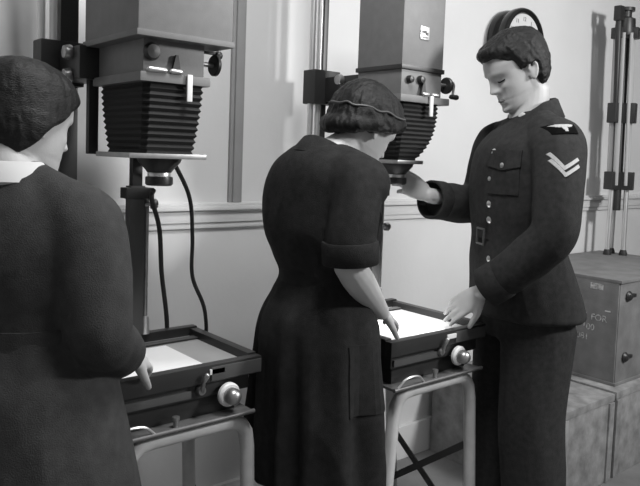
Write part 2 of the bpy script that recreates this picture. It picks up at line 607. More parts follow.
    bellows_mesh(bw['cx'], bw['cy'], zp - 0.020, zl + 0.008, *bw['w'], bw['n'], bw['bulge'], 0.005).build('bellows', 'black', root, smooth=20)
    # lens board
    lx0, lx1, ly0, ly1 = P['board']
    G().box((lx0, ly0, zl - 0.004), (lx1, ly1, zl + 0.008), 0.002).build('lens_board', 'steel', root)
    for qx, qy in P['rods']:
        G().box((qx - 0.013, qy - 0.010, zl), (qx + 0.013, qy + 0.010, zp), 0.002).build('support_rod', 'dark', root)
    ln = G().lathe([(0, 0), (0.055, 0), (0.052, 0.010), (0.034, 0.030), (0.030, 0.036), (0, 0.036)], (cx, cy, zl - 0.003), (0, 0, -1), 36).build('lens_cone', 'dark', root)
    G().lathe([(0, 0), (0.027, 0), (0.029, 0.003), (0.029, 0.012), (0.027, 0.014), (0, 0.014)], (cx, cy, zl - 0.037), (0, 0, -1), 36).build('lens_ring', 'chrome', ln)
    G().lathe([(0, 0), (0.033, 0), (0.034, 0.004), (0.034, 0.018), (0.030, 0.022), (0.020, 0.022), (0.016, 0.018), (0, 0.018)], (cx, cy, zl - 0.050), (0, 0, -1), 36).build('lens_barrel', 'dark', ln)
    # column standing on the easel behind the lens
    qx, qy, qz0, qz1 = P['column']
    co = G().box((qx - 0.022, qy - 0.016, qz0), (qx + 0.022, qy + 0.016, qz1), 0.004).build('easel_column', 'darkgrey', root)
    G().cyl((qx + 0.034, qy, qz0), (qx + 0.034, qy, qz1 - 0.02), 0.006).build('column_rod', 'steel', co)
    G().lathe([(0, 0), (0.013, 0), (0.012, 0.04), (0.008, 0.05), (0, 0.05)], (qx + 0.034, qy, qz0), (0, 0, 1), 18).build('column_foot', 'chrome', co)
    G().box((qx - 0.035, qy - 0.022, qz1 - 0.035), (qx + 0.045, qy + 0.022, qz1 - 0.005), 0.004).build('column_clamp', 'dark', co)
    G().box((qx - 0.012, cy, zl - 0.004), (qx + 0.012, qy + 0.016, zl + 0.004), 0.001).build('lens_arm', 'dark', root)
    G().box((qx - 0.014, qy - 0.012, qz1 - 0.02), (qx + 0.014, qy + 0.012, zl), 0.002).build('column_neck', 'dark', co)
    kz = P['col_knob_z']
    G().lathe([(0, 0), (0.006, 0), (0.006, 0.02), (0.014, 0.022), (0.015, 0.034), (0.011, 0.04), (0, 0.04)], (qx + 0.02, qy - 0.004, kz), (1, -0.2, 0), 20).build('column_knob', 'steel', co)
    for pts, r in P['cables']:
        G().tube(catmull(pts, 8), r, n=8).build('cable', 'rubber', root)
    # lamp light leaving the lens
    if P.get('energy'):
        d = bpy.data.lights.new('enlarger_lamp', 'SPOT')
        d.energy = P['energy']
        d.spot_size = R(58)
        d.spot_blend = 0.5
        d.shadow_soft_size = 0.02
        lo = bpy.data.objects.new('enlarger_lamp', d)
        COL.objects.link(lo)
        lo.location = (cx, cy, zl - 0.085)
    return root


stand(0.675, 1.005, -0.638, -0.33, 0.668, 0.025, 'grey bent tube stand under the easel beside the person with pale collar')
stand(1.455, 1.795, -0.735, -0.38, 0.668, 0.05, 'grey bent tube stand with crossed braces beside the uniformed man')
easel(0.60, 1.035, -0.655, -0.30, 0.838, 'black printing easel with white sheet, used by the person with pale collar', 0.935)
easel(1.41, 1.84, -0.755, -0.335, 0.838, 'black printing easel with brightly lit sheet between woman and uniformed man', 1.705)
tag(G().box((0.655, -0.60, 0.8125), (0.90, -0.39, 0.8145)).build('paper_sheet', 'paper', None, 0), 'white paper sheet on the easel beside the person with pale collar', 'paper')
tag(G().box((1.455, -0.70, 0.8125), (1.72, -0.43, 0.8145)).build('paper_sheet', 'paper', None, 0), 'brightly lit paper sheet on the easel under the man\'s hand', 'paper')

enlarger(dict(
    label='large enlarger with broad overhanging lamp housing, above the easel of the pale-collared person',
    post=(0.655, -0.15), spine=0.05, house=(0.696, 0.945, -0.62, -0.31), z_seam=1.612, z_top=2.0, z_plate=1.528, lip='housing',
    stage=(0.726, 0.886, -0.585, -0.33), stage_knobs=[(0.70 + 0.045, 1.575, 0.02)], plate_over=0.012,
    tag_x=0.838, bright_bits=[(0.735, 0.775), (0.792, 0.815)], wheel=(0.940, 1.568), wheel_y=0.05, crank=False,
    bellows=dict(cx=0.812, cy=-0.452, w=(0.082, 0.138, 0.072, 0.108), n=11, bulge=1.6), lens=(0.815, -0.50, 1.332),
    board=(0.70, 0.905, -0.575, -0.38), rods=[(0.722, -0.30)], column=(0.835, -0.325, 0.838, 1.25), col_knob_z=1.20,
    cables=[([(0.815, -0.47, 1.245), (0.845, -0.40, 1.22), (0.90, -0.34, 1.13), (0.925, -0.31, 1.00), (0.955, -0.29, 0.85), (0.96, -0.28, 0.70)], 0.0065),
            ([(0.89, -0.42, 1.33), (0.98, -0.36, 1.22), (1.01, -0.33, 1.10), (1.03, -0.30, 0.98), (1.075, -0.30, 0.87), (1.10, -0.26, 0.72), (1.06, -0.24, 0.5)], 0.006)]))
enlarger(dict(
    label='enlarger with square grey lamp housing and crank, above the brightly lit easel',
    post=(1.592, -0.15), spine=0.02, house=(1.565, 1.755, -0.60, -0.40), z_seam=1.630, z_top=2.05, z_plate=1.545, plate=(1.66, 1.74), lip='dark',
    stage=(1.567, 1.752, -0.598, -0.402), stage_knobs=[(1.60, 1.592, 0.012), (1.65, 1.595, 0.013)], plate_over=0.03,
    tag_x=1.69, bright_bits=[(1.655, 1.675), (1.70, 1.72)], wheel=(1.785, 1.590), wheel_y=0.012, crank=True,
    bellows=dict(cx=1.662, cy=-0.50, w=(0.094, 0.098, 0.046, 0.046), n=13, bulge=3.0), lens=(1.665, -0.50, 1.335),
    board=(1.605, 1.725, -0.56, -0.42), rods=[], column=(1.722, -0.352, 0.838, 1.25), col_knob_z=1.105,
    cables=[], energy=26))

# ------------------------------------------------------------------ crates, clock, tripod


def chest(x0, x1, y0, y1, z1, label):
    root = thing('storage_chest', ((x0 + x1) / 2, (y0 + y1) / 2, 0), label, 'chest', 'low chests along the wall')
    G().box((x0 + 0.004, y0 + 0.004, 0), (x1 - 0.004, y1, z1 - 0.03), 0.004).build('body', 'chest', root)
    G().box((x0, y0, z1 - 0.032), (x1, y1, z1), 0.006).build('lid', 'chest', root)
    for x in (x0 + 0.004, x1 - 0.044):
        G().box((x, y0 - 0.004, 0.0), (x + 0.04, y0 + 0.01, z1 - 0.034), 0.003).build('corner_batten', 'chest', root)
    return root


chest(2.45, 2.86, -0.69, -0.03, 0.38, 'low worn grey chest behind the uniformed man')
chest(2.885, 3.90, -0.685, -0.03, 0.38, 'low worn grey chest carrying the tall stencilled crate')

cr = thing('equipment_crate', (3.45, -0.33, 0.38), 'tall grey wooden crate with stencilled side and two catches, under the tripod', 'crate')
bx0, bx1, by0, by1, bz0, bz1 = 2.95, 3.89, -0.64, -0.03, 0.38, 0.85
G().box((bx0 + 0.006, by0 + 0.004, bz0), (bx1, by1, bz1 - 0.01), 0.004).build('body', 'crate_f', cr)
G().box((bx0, by0 + 0.008, bz0 + 0.012), (bx0 + 0.012, by1 - 0.004, bz1 - 0.006), 0.002).build('side_panel', 'crate_f', cr)
G().box((bx0 - 0.002, by0 - 0.004, bz1 - 0.014), (bx1, by1, bz1), 0.003).build('lid', 'crate_f', cr)
G().box((bx0 - 0.004, by0 - 0.002, bz0), (bx1, by1, bz0 + 0.014), 0.002).build('base_skid', 'crate_f', cr)
for z in (0.775, 0.50):
    g = G().lathe([(0, 0), (0.022, 0), (0.024, 0.004), (0.018, 0.012), (0.010, 0.018), (0, 0.02)], (bx0 + 0.075, by0 + 0.002, z), (0, -1, 0), 20)
    g.box((bx0 + 0.06, by0 - 0.014, z - 0.006), (bx0 + 0.12, by0, z + 0.010), 0.003)
    g.build('catch', 'dark', cr)
G().box((bx0 - 0.002, -0.56, 0.795), (bx0 + 0.001, -0.50, 0.822)).build('paper_label', 'stencil', cr, 0)
G().box((bx0 - 0.003, -0.60, 0.703), (bx0 + 0.001, -0.575, 0.708)).build('chip_mark', 'shirt', cr, 0)
for body, y, z in (('ACT', -0.41, 0.655), ('FOR', -0.51, 0.655), ('ARE', -0.375, 0.607), ('100', -0.470, 0.607), ('AL', -0.36, 0.560), ('8081', -0.425, 0.560)):
    text(body, (bx0 - 0.001, y, z), (0, -1, 0), (0, 0, 1), 0.040, 'stencil_word', 'stencil', cr)

ck = thing('wall_clock', (2.915, 0, 1.92 - 0.165), 'round black wall clock with deep case, behind the uniformed man', 'clock')
cc = Vector((2.915, 0, 1.92))
G().lathe([(0, 0), (0.150, 0), (0.160, 0.006), (0.163, 0.02), (0.157, 0.045), (0.150, 0.052), (0.150, 0.058), (0.158, 0.062), (0.164, 0.075),
           (0.165, 0.10), (0.160, 0.112), (0.150, 0.116), (0.142, 0.112), (0.138, 0.100), (0, 0.100)], cc, (0, -1, 0), 64).build('case', 'bakelite', ck, smooth=50)
G().lathe([(0.0, 0.099), (0.137, 0.099), (0.137, 0.102), (0, 0.102)], cc, (0, -1, 0), 64).build('dial', 'dial', ck)
for h in range(1, 13):
    a = R(90 - 30 * h)
    p = cc + Vector((math.cos(a) * 0.112, -0.1025, math.sin(a) * 0.112))
    s = str(h)
    text(s, p + Vector((-0.008 * len(s), 0, -0.009)), (1, 0, 0), (0, 0, 1), 0.027, 'numeral', 'darkgrey', ck, 0.0006)
for a, l, w in ((R(200), 0.07, 0.007), (R(-60), 0.10, 0.005)):
    d = Vector((math.cos(a), 0, math.sin(a)))
    n = Vector((-d.z, 0, d.x))
    q = cc + Vector((0, -0.105, 0))
    G().prism([q - d * 0.015 - n * w, q + d * l - n * w * 0.3, q + d * l + n * w * 0.3, q - d * 0.015 + n * w], (0, -0.002, 0)).build('hand', 'dark', ck, 0)

tp = thing('folded_tripod', (3.80, -0.165, 0.85), 'folded tripod with pale legs and dark collars standing on the crate', 'tripod')
tx, ty = 3.795, -0.165
top = Vector((3.765, -0.165, 2.16))
G().lathe([(0, 0), (0.05, 0), (0.055, 0.02), (0.05, 0.09), (0.03, 0.10), (0.03, 0.13), (0.045, 0.132), (0.045, 0.15), (0, 0.15)], top - Vector((0, 0, 0.10)), (0, 0, 1), 28).build('tripod_head', 'dark', tp)
G().box(top + Vector((-0.10, -0.02, -0.03)), top + Vector((-0.05, 0.02, 0.05)), 0.008).build('head_clamp', 'dark', tp)
G().tube([top + Vector((-0.075, 0, -0.02)), (3.715, -0.165, 1.62)], [0.016, 0.012], n=12, round_ends=True).build('pan_handle', 'dark', tp)
G().cyl((3.785, -0.165, 1.10), top - Vector((0, 0, 0.08)), 0.026).build('center_column', 'dark', tp)
for a in (-75, 45, 165):
    d = Vector((math.cos(R(a)), math.sin(R(a)), 0))
    n = Vector((-d.y, d.x, 0))
    A = top + d * 0.040 - Vector((0, 0, 0.09))
    B = Vector((tx, ty, 1.24)) + d * 0.046
    Cc = Vector((tx, ty, 0.854)) + d * 0.050
    lg = None
    for s in (-1, 1):
        off = n * (0.022 * s)
        o = G().tube([A + off, B + off], [(0.011, 0.017)] * 2, n=10, ref=d).build('leg_slat', 'slat', tp)
        lg = o
    for t, h in ((0.0, 0.03), (0.52, 0.055), (0.97, 0.05)):
        q = A.lerp(B, t)
        G().box(q - Vector((0.034, 0.030, h)), q + Vector((0.034, 0.030, h)), 0.006, Matrix.Rotation(R(a), 3, 'Z')).build('leg_collar', 'dark', tp)
    G().cyl(B, Cc, 0.013).build('lower_leg', 'chrome', tp)
    G().lathe([(0, 0), (0.022, 0), (0.022, 0.012), (0.015, 0.03), (0, 0.03)], Cc - Vector((0, 0, 0.004)), (0, 0, 1), 18).build('foot', 'rubber', tp)


# ------------------------------------------------------------------ people
class Frame:
    def __init__(s, O, ang, zs=1.0):
        a = R(ang)
        s.zs = zs
        s.O = Vector((O[0], O[1], 0))
        s.F = Vector((math.cos(a), math.sin(a), 0))
        s.L = Vector((-math.sin(a), math.cos(a), 0))

    def w(s, f, l, z):
        return s.O + s.F * f + s.L * l + Vector((0, 0, z * s.zs))

    def d(s, f, l, z):
        return s.F * f + s.L * l + Vector((0, 0, z))


class HeadFrame:
    def __init__(s, fr, o, bow, yaw=0, tilt=0, scale=1.0):
        b, y = R(bow), R(yaw)
        hf = fr.d(math.cos(b), 0, -math.sin(b))
        hu = fr.d(math.sin(b), 0, math.cos(b))
        hl = fr.L.copy()
        q = Matrix.Rotation(y, 3, hu) @ Matrix.Rotation(R(tilt), 3, hf)
        s.hf, s.hl, s.hu = q @ hf, q @ hl, q @ hu
        s.o = fr.w(*o)
        s.k = scale

    def w(s, x, y, z):
        return s.o + (s.hf * x + s.hl * y + s.hu * z) * s.k

    def inv(s, p):
        q = Vector(p) - s.o
        return Vector((q.dot(s.hf), q.dot(s.hl), q.dot(s.hu))) / s.k


HEAD = np.array([  # z, front, back, half width
    (0.000, 0.070, 0.030, 0.016), (0.006, 0.084, 0.005, 0.030), (0.018, 0.091, -0.020, 0.043), (0.032, 0.090, -0.040, 0.051), (0.050, 0.089, -0.060, 0.058),
    (0.070, 0.089, -0.078, 0.063), (0.090, 0.089, -0.090, 0.067), (0.112, 0.089, -0.098, 0.071), (0.135, 0.095, -0.103, 0.074), (0.160, 0.095, -0.105, 0.077),
    (0.185, 0.085, -0.102, 0.075), (0.205, 0.066, -0.090, 0.066), (0.220, 0.040, -0.070, 0.050), (0.229, 0.014, -0.045, 0.031), (0.233, -0.010, -0.022, 0.008)])


def head_grid(nz=84, na=96, face=True, soft=1.0):
    zs = np.linspace(0, 1, nz)
    zs = 0.233 * (0.5 - 0.5 * np.cos(PI * zs)) * 0.5 + 0.233 * zs * 0.5
    tab = [np.interp(zs, HEAD[:, 0], HEAD[:, i]) for i in (1, 2, 3)]
    for k in range(6):
        for t in tab:
            t[1:-1] = 0.25 * t[:-2] + 0.5 * t[1:-1] + 0.25 * t[2:]
    ga = lambda x, s: math.exp(-(x / s) ** 2)
    rings = []
    for i, z in enumerate(zs):
        F_, B_, W_ = tab[0][i], tab[1][i], tab[2][i]
        ring = []
        mid = 0.3 * F_ + 0.7 * B_ if z < 0.05 else -0.008
        mid = min(mid, F_ - 0.004)
        for j in range(na):
            a = 2 * PI * j / na
            c, s_ = math.cos(a), math.sin(a)
            e = 0.82 if c > 0 else 0.95
            x = mid + ((F_ - mid) if c > 0 else (mid - B_)) * math.copysign(abs(c) ** e, c)
            y = W_ * math.copysign(abs(s_) ** e, s_)
            if face and c > 0:
                # nose
                if 0.070 < z < 0.150:
                    t = (0.150 - z) / (0.150 - 0.088)
                    if t <= 1:
                        h, sg = 0.002 + 0.026 * t ** 1.25, 0.0075 + 0.006 * t
                    else:
                        h, sg = 0.028 * max(0, 1 - ((0.088 - z) / 0.016) ** 1.5), 0.014
                    x += h * ga(y, sg)
                    x += 0.009 * ga(z - 0.083, 0.008) * ga(abs(y) - 0.014, 0.007)
                # brow, sockets, lids, cheeks, lips, chin
                x += 0.005 * ga(z - 0.139, 0.009) * ga(abs(y) - 0.028, 0.022)
                x -= 0.012 * ga(z - 0.120, 0.011) * ga(abs(y) - 0.031, 0.015)
                x += 0.008 * ga(z - 0.117, 0.007) * ga(abs(y) - 0.032, 0.011)
                x += 0.004 * ga(z - 0.092, 0.013) * ga(abs(y) - 0.042, 0.014)
                x += 0.007 * ga(z - 0.056, 0.006) * ga(y, 0.020) + 0.006 * ga(z - 0.043, 0.006) * ga(y, 0.018)
                x -= 0.005 * ga(z - 0.0495, 0.0025) * ga(y, 0.024)
                x -= 0.005 * ga(z - 0.031, 0.006) * ga(y, 0.022)
                x += 0.007 * ga(z - 0.014, 0.012) * ga(y, 0.022)
            ring.append((x, y, z))
        rings.append(ring)
    return rings


def add_head(g, hf):
    g.loft([[hf.w(*p) for p in r] for r in head_grid()])
    for s in (-1, 1):
        # ear: flat lobe with raised rim
        c = (-0.010, 0.074 * s, 0.103)
        A = lambda x, y, z: hf.w(c[0] + x, c[1] + y * s, c[2] + z)
        k = hf.k
        ax = (hf.hf * 0.013 * k - hf.hl * s * 0.004 * k, hf.hl * s * 0.006 * k, hf.hu * 0.026 * k - hf.hf * 0.006 * k)
        g.ellipsoid(A(0, 0.001, 0), ax, 16, 10)
        rim = [A(0.009, -0.001, 0.004), A(0.010, 0.003, 0.014), A(0.004, 0.006, 0.024), A(-0.007, 0.008, 0.027), A(-0.015, 0.010, 0.020), A(-0.017, 0.010, 0.007),
               A(-0.012, 0.008, -0.008), A(-0.004, 0.005, -0.020), A(0.003, 0.002, -0.026), A(0.007, 0.0, -0.020)]
        g.tube(catmull(rim, 3), 0.0048 * k, n=8, round_ends=True)


def hair_shell(hf, thick, seed=0.0, grooves=60, gamp=0.0022):
    """thick(x, y, z) gives hair thickness in head units, negative where there is no hair"""
    g = G()
    rings = []
    for r in head_grid(nz=90, na=140, face=False):
        ring = []
        for x, y, z in r:
            n = Vector((x + 0.008, y, (z - 0.125) * 0.8)).normalized()
            t = thick(x, y, z)
            if t > 0.002:
                t += gamp * noise.noise(Vector((math.atan2(y, x + 0.02) * 9 + z * 30, z * 22, seed))) + 0.6 * gamp * noise.noise(Vector((y * 300, x * 60, z * 120 + seed)))
            ring.append(hf.w(x + n.x * t, y + n.y * t, z + n.z * t))
        rings.append(ring)
    return g.loft(rings)


def sstep(a, b, x):
    t = max(0.0, min(1.0, (x - a) / (b - a)))
    return t * t * (3 - 2 * t)


def add_hand(g, wrist, tip_dir, back, thumb_side, curls, k=1.0, spread=0.10, thumb=(0.7, 0.55, -0.35), thumb_curl=20):
    """tip_dir: wrist to knuckles; back: out of the back of the hand; thumb_side: +1/-1 along tip_dir x back"""
    D = Vector(tip_dir).normalized()
    B = Vector(back)
    B = (B - B.dot(D) * D).normalized()
    S = D.cross(B) * thumb_side
    w = Vector(wrist)
    g.tube([w - D * 0.03 * k, w, w + D * 0.03 * k, w + D * 0.065 * k, w + D * 0.088 * k],
           [(0.017 * k, 0.021 * k), (0.0185 * k, 0.025 * k), (0.018 * k, 0.034 * k), (0.015 * k, 0.040 * k), (0.011 * k, 0.038 * k)], n=20, ref=B, round_ends=True)
    offs = (0.029, 0.010, -0.010, -0.028)
    lens = (0.070, 0.078, 0.072, 0.056)
    tips = []
    for i in range(4):
        p = w + D * (0.088 - 0.004 * abs(i - 1) - (0.006 if i == 3 else 0)) * k + S * offs[i] * k
        d = (D + S * (offs[i] / 0.03) * spread).normalized()
        ax = S
        pts, rad = [p - d * 0.02 * k, p], [0.0095 * k, 0.0095 * k]
        ang = 0
        for q, fr, r in ((curls[i][0], 0.46, 0.0088), (curls[i][1], 0.30, 0.0080), (curls[i][2], 0.24, 0.0068)):
            ang += q
            dd = d * math.cos(R(ang)) - B * math.sin(R(ang))
            p = p + dd * lens[i] * fr * k
            pts.append(p)
            rad.append(r * k)
        g.tube(pts, rad, n=12, ref=S, round_ends=True, smooth=3)
        tips.append(p)
    p = w + D * 0.022 * k + S * 0.022 * k - B * 0.004 * k
    d = (D * thumb[0] + S * thumb[1] + B * thumb[2]).normalized()
    d2 = (d * math.cos(R(thumb_curl)) + (D - S * 0.6).normalized() * math.sin(R(thumb_curl))).normalized()
    q1 = p + d * 0.042 * k
    q2 = q1 + d2 * 0.030 * k
    q3 = q2 + d2 * 0.024 * k
    g.tube([p, q1, q2, q3], [0.0150 * k, 0.0115 * k, 0.0098 * k, 0.0078 * k], n=12, round_ends=True, smooth=3)
    return tips


def torso_rings(fr, rows, n=40, e=0.85, sub=5):
    q = catmull(rows, sub)
    rings = []
    for z, fc, lc, hf, hl in q:
        ring = []
        for j in range(n):
            a = 2 * PI * j / n
            c, s = math.cos(a), math.sin(a)
            ring.append(fr.w(fc + hf * math.copysign(abs(c) ** e, c), lc + hl * math.copysign(abs(s) ** e, s), z))
        rings.append(ring)
    return rings


def sleeve(g, fr, pts, rad, round_ends=True, smooth=6):
    g.tube([fr.w(*p) for p in pts], list(rad), n=20, round_ends=round_ends, smooth=smooth)


def shoe(fr, f, l, ang, root, parent=None, k=1.0, heel=0.02):
    d = (fr.F * math.cos(R(ang)) + fr.L * math.sin(R(ang)))
    s = Vector((-d.y, d.x, 0))
    o = fr.w(f, l, 0)
    rings = []
    for t, hw, h in ((-0.075, 0.018, 0.045), (-0.065, 0.030, 0.075), (-0.03, 0.036, 0.085), (0.02, 0.038, 0.082), (0.07, 0.043, 0.062), (0.12, 0.046, 0.048), (0.16, 0.040, 0.038), (0.185, 0.022, 0.028)):
        rings.append([o + (d * t + s * hw * math.cos(2 * PI * j / 16)) * k + Vector((0, 0, max(0.0, (h / 2 + h / 2 * math.copysign(abs(math.sin(2 * PI * j / 16)) ** 0.7, math.sin(2 * PI * j / 16))) * k))) for j in range(16)])
    return G().loft(rings).build('shoe', 'shoe', root, smooth=60)


def add_legs(g, fr, hips, knees, ankles, r=(0.075, 0.052, 0.036)):
    for h, k, a in zip(hips, knees, ankles):
        g.tube([fr.w(*h), fr.w(*k), fr.w(a[0], a[1], a[2] + 0.22), fr.w(*a)], [r[0], r[1], r[1] * 0.98, r[2]], n=16, round_ends=True, smooth=5)
        g.tube([fr.w(*a), fr.w(a[0], a[1], 0.05), fr.w(a[0] + 0.10, a[1], 0.03)], [r[2], r[2] * 0.95, 0.03], n=14, round_ends=True)


def cuff_ring(a, b, r, name, material, parent):
    a, b = Vector(a), Vector(b)
    L_ = (b - a).length
    return G().lathe([(r * 0.97, 0), (r, 0.004), (r, L_ - 0.002), (r - 0.002, L_), (r - 0.007, L_), (r - 0.009, L_ - 0.004), (r - 0.010, L_ * 0.35)], a, b - a, 36).build(name, material, parent, 50)


def bvh_of(me):
    return BVHTree.FromPolygons([v.co.copy() for v in me.vertices], [tuple(p.vertices) for p in me.polygons])


def button(p, n, r, root, name='button', material='brass'):
    G().lathe([(0, 0), (r, 0), (r * 1.05, r * 0.25), (r * 0.7, r * 0.55), (0, r * 0.7)], Vector(p) - Vector(n) * 0.002, n, 16).build(name, material, root)


def hit(bvh, p, d):
    h, n, i, dist = bvh.ray_cast(Vector(p) - Vector(d).normalized() * 0.5, Vector(d).normalized())
    return (h if h is not None else Vector(p)), (n if n is not None else -Vector(d))


# ---------------- uniformed man
def build_man():
    fr = Frame((1.99, -0.80), 150, 0.985)
    root = thing('person', fr.O, 'man in dark uniform tunic with two chevrons and winged shoulder badge, hand on easel', 'person')
    hf = HeadFrame(fr, (0.026, 0, 1.562), 28, yaw=4, scale=0.98)
    # skin body
    b = G()
    add_head(b, hf)
    b.tube([fr.w(0.03, 0, 1.44), fr.w(0.03, 0, 1.52), hf.w(-0.022, 0, 0.035), hf.w(-0.020, 0, 0.08)], [0.075, 0.060, 0.058, 0.055], n=24, round_ends=True, smooth=4)
    b.loft(torso_rings(fr, [(0.88, 0.0, 0, 0.10, 0.15), (1.0, 0.02, 0, 0.10, 0.15), (1.14, 0.045, 0, 0.095, 0.135), (1.32, 0.05, 0, 0.10, 0.155), (1.43, 0.045, 0, 0.085, 0.15), (1.49, 0.035, 0, 0.06, 0.08)]))
    shL, elL, wrL = (0.02, 0.165, 1.425), (0.055, 0.255, 1.165), (0.205, 0.115, 0.965)
    shR, elR, wrR = (0.05, -0.165, 1.43), (0.06, -0.27, 1.215), (0.298, -0.158, 1.245)
    for s, e, w in ((shL, elL, wrL), (shR, elR, wrR)):
        b.tube([fr.w(*s), fr.w(*e), fr.w(*w)], [0.050, 0.038, 0.026], n=16, round_ends=True)
    tipd = Vector((0.094, -0.085, -0.105))
    add_hand(b, fr.w(*wrL), fr.d(*tipd), fr.d(0.15, 0.75, 0.65), -1, [(-6, 10, 8), (-8, 12, 8), (-6, 14, 10), (-2, 18, 12)], 0.96, spread=0.07, thumb=(0.75, 0.6, -0.2))
    add_hand(b, fr.w(*wrR), fr.d(0.085, 0.012, 0.040), fr.d(0.1, 0.9, 0.25), 1, [(16, 34, 24), (22, 38, 26), (26, 42, 28), (32, 46, 30)], 0.95, thumb=(0.8, 0.5, -0.5))
    add_legs(b, fr, [(-0.02, 0.09, 0.88), (0.02, -0.09, 0.88)], [(0.0, 0.095, 0.50), (0.02, -0.095, 0.50)], [(-0.03, 0.10, 0.09), (-0.01, -0.10, 0.09)])
    place_mesh(fuse(b, 0.0034, 3, 0.4), 'body', 'skin', root, 180)

    # hair: short sides, full wavy top with a quiff
    def th(x, y, z):
        line = 0.188 - 0.030 * sstep(0.080, 0.045, x) - 0.058 * sstep(0.040, 0.012, x) - 0.075 * sstep(0.012, -0.045, x)
        side = abs(y)
        m = sstep(line - 0.006, line + 0.008, z)
        if -0.03 < x < 0.02 and side > 0.055 and z < 0.128:
            m = 0
        t = -0.006 + m * 0.009 + 0.017 * sstep(line + 0.004, line + 0.05, z)
        t += m * 0.010 * sstep(0.02, 0.075, x) * sstep(0.165, 0.19, z)
        return t
    h = hair_shell(hf, th, 1.3, gamp=0.0045)
    h.tube([hf.w(0.045, -0.050, 0.212), hf.w(0.076, -0.020, 0.208), hf.w(0.088, 0.012, 0.207), hf.w(0.070, 0.042, 0.210), hf.w(0.035, 0.060, 0.206)], [0.014, 0.019, 0.020, 0.017, 0.010], n=16, round_ends=True, smooth=5)
    me = fuse(h, 0.0028, 3, 0.4)
    displace(me, lambda p, n: 0.0016 * noise.noise(Vector(((hf.inv(p).y) * 190, hf.inv(p).x * 30, hf.inv(p).z * 60))))
    place_mesh(me, 'hair', 'hair_m', root, 180)
    for s in (-1, 1):
        G().tube([hf.w(0.088, 0.012 * s, 0.137), hf.w(0.090, 0.028 * s, 0.142), hf.w(0.076, 0.048 * s, 0.136)], [0.003, 0.0042, 0.002], n=8, round_ends=True, smooth=4).build('eyebrow', 'hair_m', root)
        G().tube([hf.w(0.083, 0.018 * s, 0.114), hf.w(0.0855, 0.031 * s, 0.1105), hf.w(0.074, 0.046 * s, 0.113)], 0.0022, n=8, round_ends=True, smooth=4).build('eyelash', 'hair', root)
    G().tube([hf.w(0.078, -0.024, 0.0495), hf.w(0.091, -0.010, 0.0505), hf.w(0.093, 0, 0.050), hf.w(0.091, 0.010, 0.0505), hf.w(0.078, 0.024, 0.0495)], [0.002, 0.004, 0.0042, 0.004, 0.002], n=10, round_ends=True, smooth=4).build('lips', 'lips', root)

    # tunic
    t = G()
    t.loft(torso_rings(fr, [(0.872, 0.0, 0, 0.170, 0.205), (0.95, 0.012, 0, 0.160, 0.200), (1.05, 0.035, 0, 0.142, 0.184), (1.13, 0.048, 0, 0.128, 0.168), (1.22, 0.056, 0, 0.131, 0.178),
                            (1.32, 0.056, 0, 0.133, 0.190), (1.40, 0.050, 0, 0.126, 0.188), (1.450, 0.034, 0, 0.108, 0.165), (1.485, 0.024, 0, 0.083, 0.118), (1.510, 0.020, 0, 0.068, 0.080), (1.535, 0.018, 0, 0.060, 0.064)]))
    sleeve(t, fr, [(0.015, 0.135, 1.43), (0.022, 0.185, 1.415), (0.040, 0.232, 1.33), (0.052, 0.258, 1.24), (0.060, 0.262, 1.165), (0.105, 0.218, 1.09), (0.145, 0.177, 1.036), (0.172, 0.150, 1.006)],
           [0.080, 0.082, 0.074, 0.068, 0.066, 0.064, 0.060, 0.058], round_ends=False)
    sleeve(t, fr, [(0.045, -0.135, 1.43), (0.05, -0.185, 1.41), (0.055, -0.245, 1.30), (0.07, -0.268, 1.222), (0.15, -0.228, 1.212), (0.20, -0.205, 1.220), (0.250, -0.181, 1.226)],
           [0.080, 0.082, 0.072, 0.070, 0.066, 0.066, 0.064], round_ends=False)
    for l in (1, -1):
        t.tube([fr.w(0.015, 0.05 * l, 1.50), fr.w(0.025, 0.11 * l, 1.465), fr.w(0.03, 0.17 * l, 1.425)], [0.045, 0.062, 0.078], n=18, round_ends=True)
    me = fuse(t, 0.0065, 14, 0.5)
    wrinkle(me, 0.0055, (10, 10, 5), 2.0)
    bv = bvh_of(me)
    tunic = place_mesh(me, 'tunic', 'serge', root, 180)
    # standing-and-falling collar
    c = G()
    rings = []
    for i in range(33):
        a = R(35 + i * (290 / 32))
        f_, l_ = math.cos(a), math.sin(a)
        zb = 1.492 + 0.022 * max(0, -f_) - 0.055 * max(0, f_)
        rings.append([fr.w(0.018 + 0.070 * f_, 0.074 * l_, zb + 0.070), fr.w(0.018 + 0.078 * f_, 0.082 * l_, zb + 0.066),
                      fr.w(0.018 + 0.102 * f_, 0.108 * l_, zb + 0.010), fr.w(0.018 + 0.092 * f_, 0.098 * l_, zb - 0.012), fr.w(0.018 + 0.064 * f_, 0.068 * l_, zb + 0.03)])
    c.loft(rings)
    c.build('collar', 'serge', tunic, smooth=60)
    # shirt collar and tie showing in the neck opening
    G().tube([fr.w(0.070, 0.050, 1.515), fr.w(0.090, 0.0, 1.480), fr.w(0.070, -0.050, 1.515)], [(0.016, 0.006)] * 3, n=10, smooth=4, round_ends=True).build('shirt_collar', 'shirt', root)
    # belt
    rings = []
    for j in range(49):
        a = 2 * PI * j / 48
        p = fr.w(0.048 + 0.2 * math.cos(a), 0.25 * math.sin(a), 0)
        d = fr.w(0.048, 0, 0) - p
        row = []
        for z in (1.105, 1.150):
            q, n = hit(bv, Vector((p.x, p.y, z)) + d.normalized() * 0.5 * 0, d)
            row.append((q, d.normalized()))
        rings.append((row[0][0], row[1][0], d.normalized()))
    bl = G()
    R4 = []
    cap = 0.150
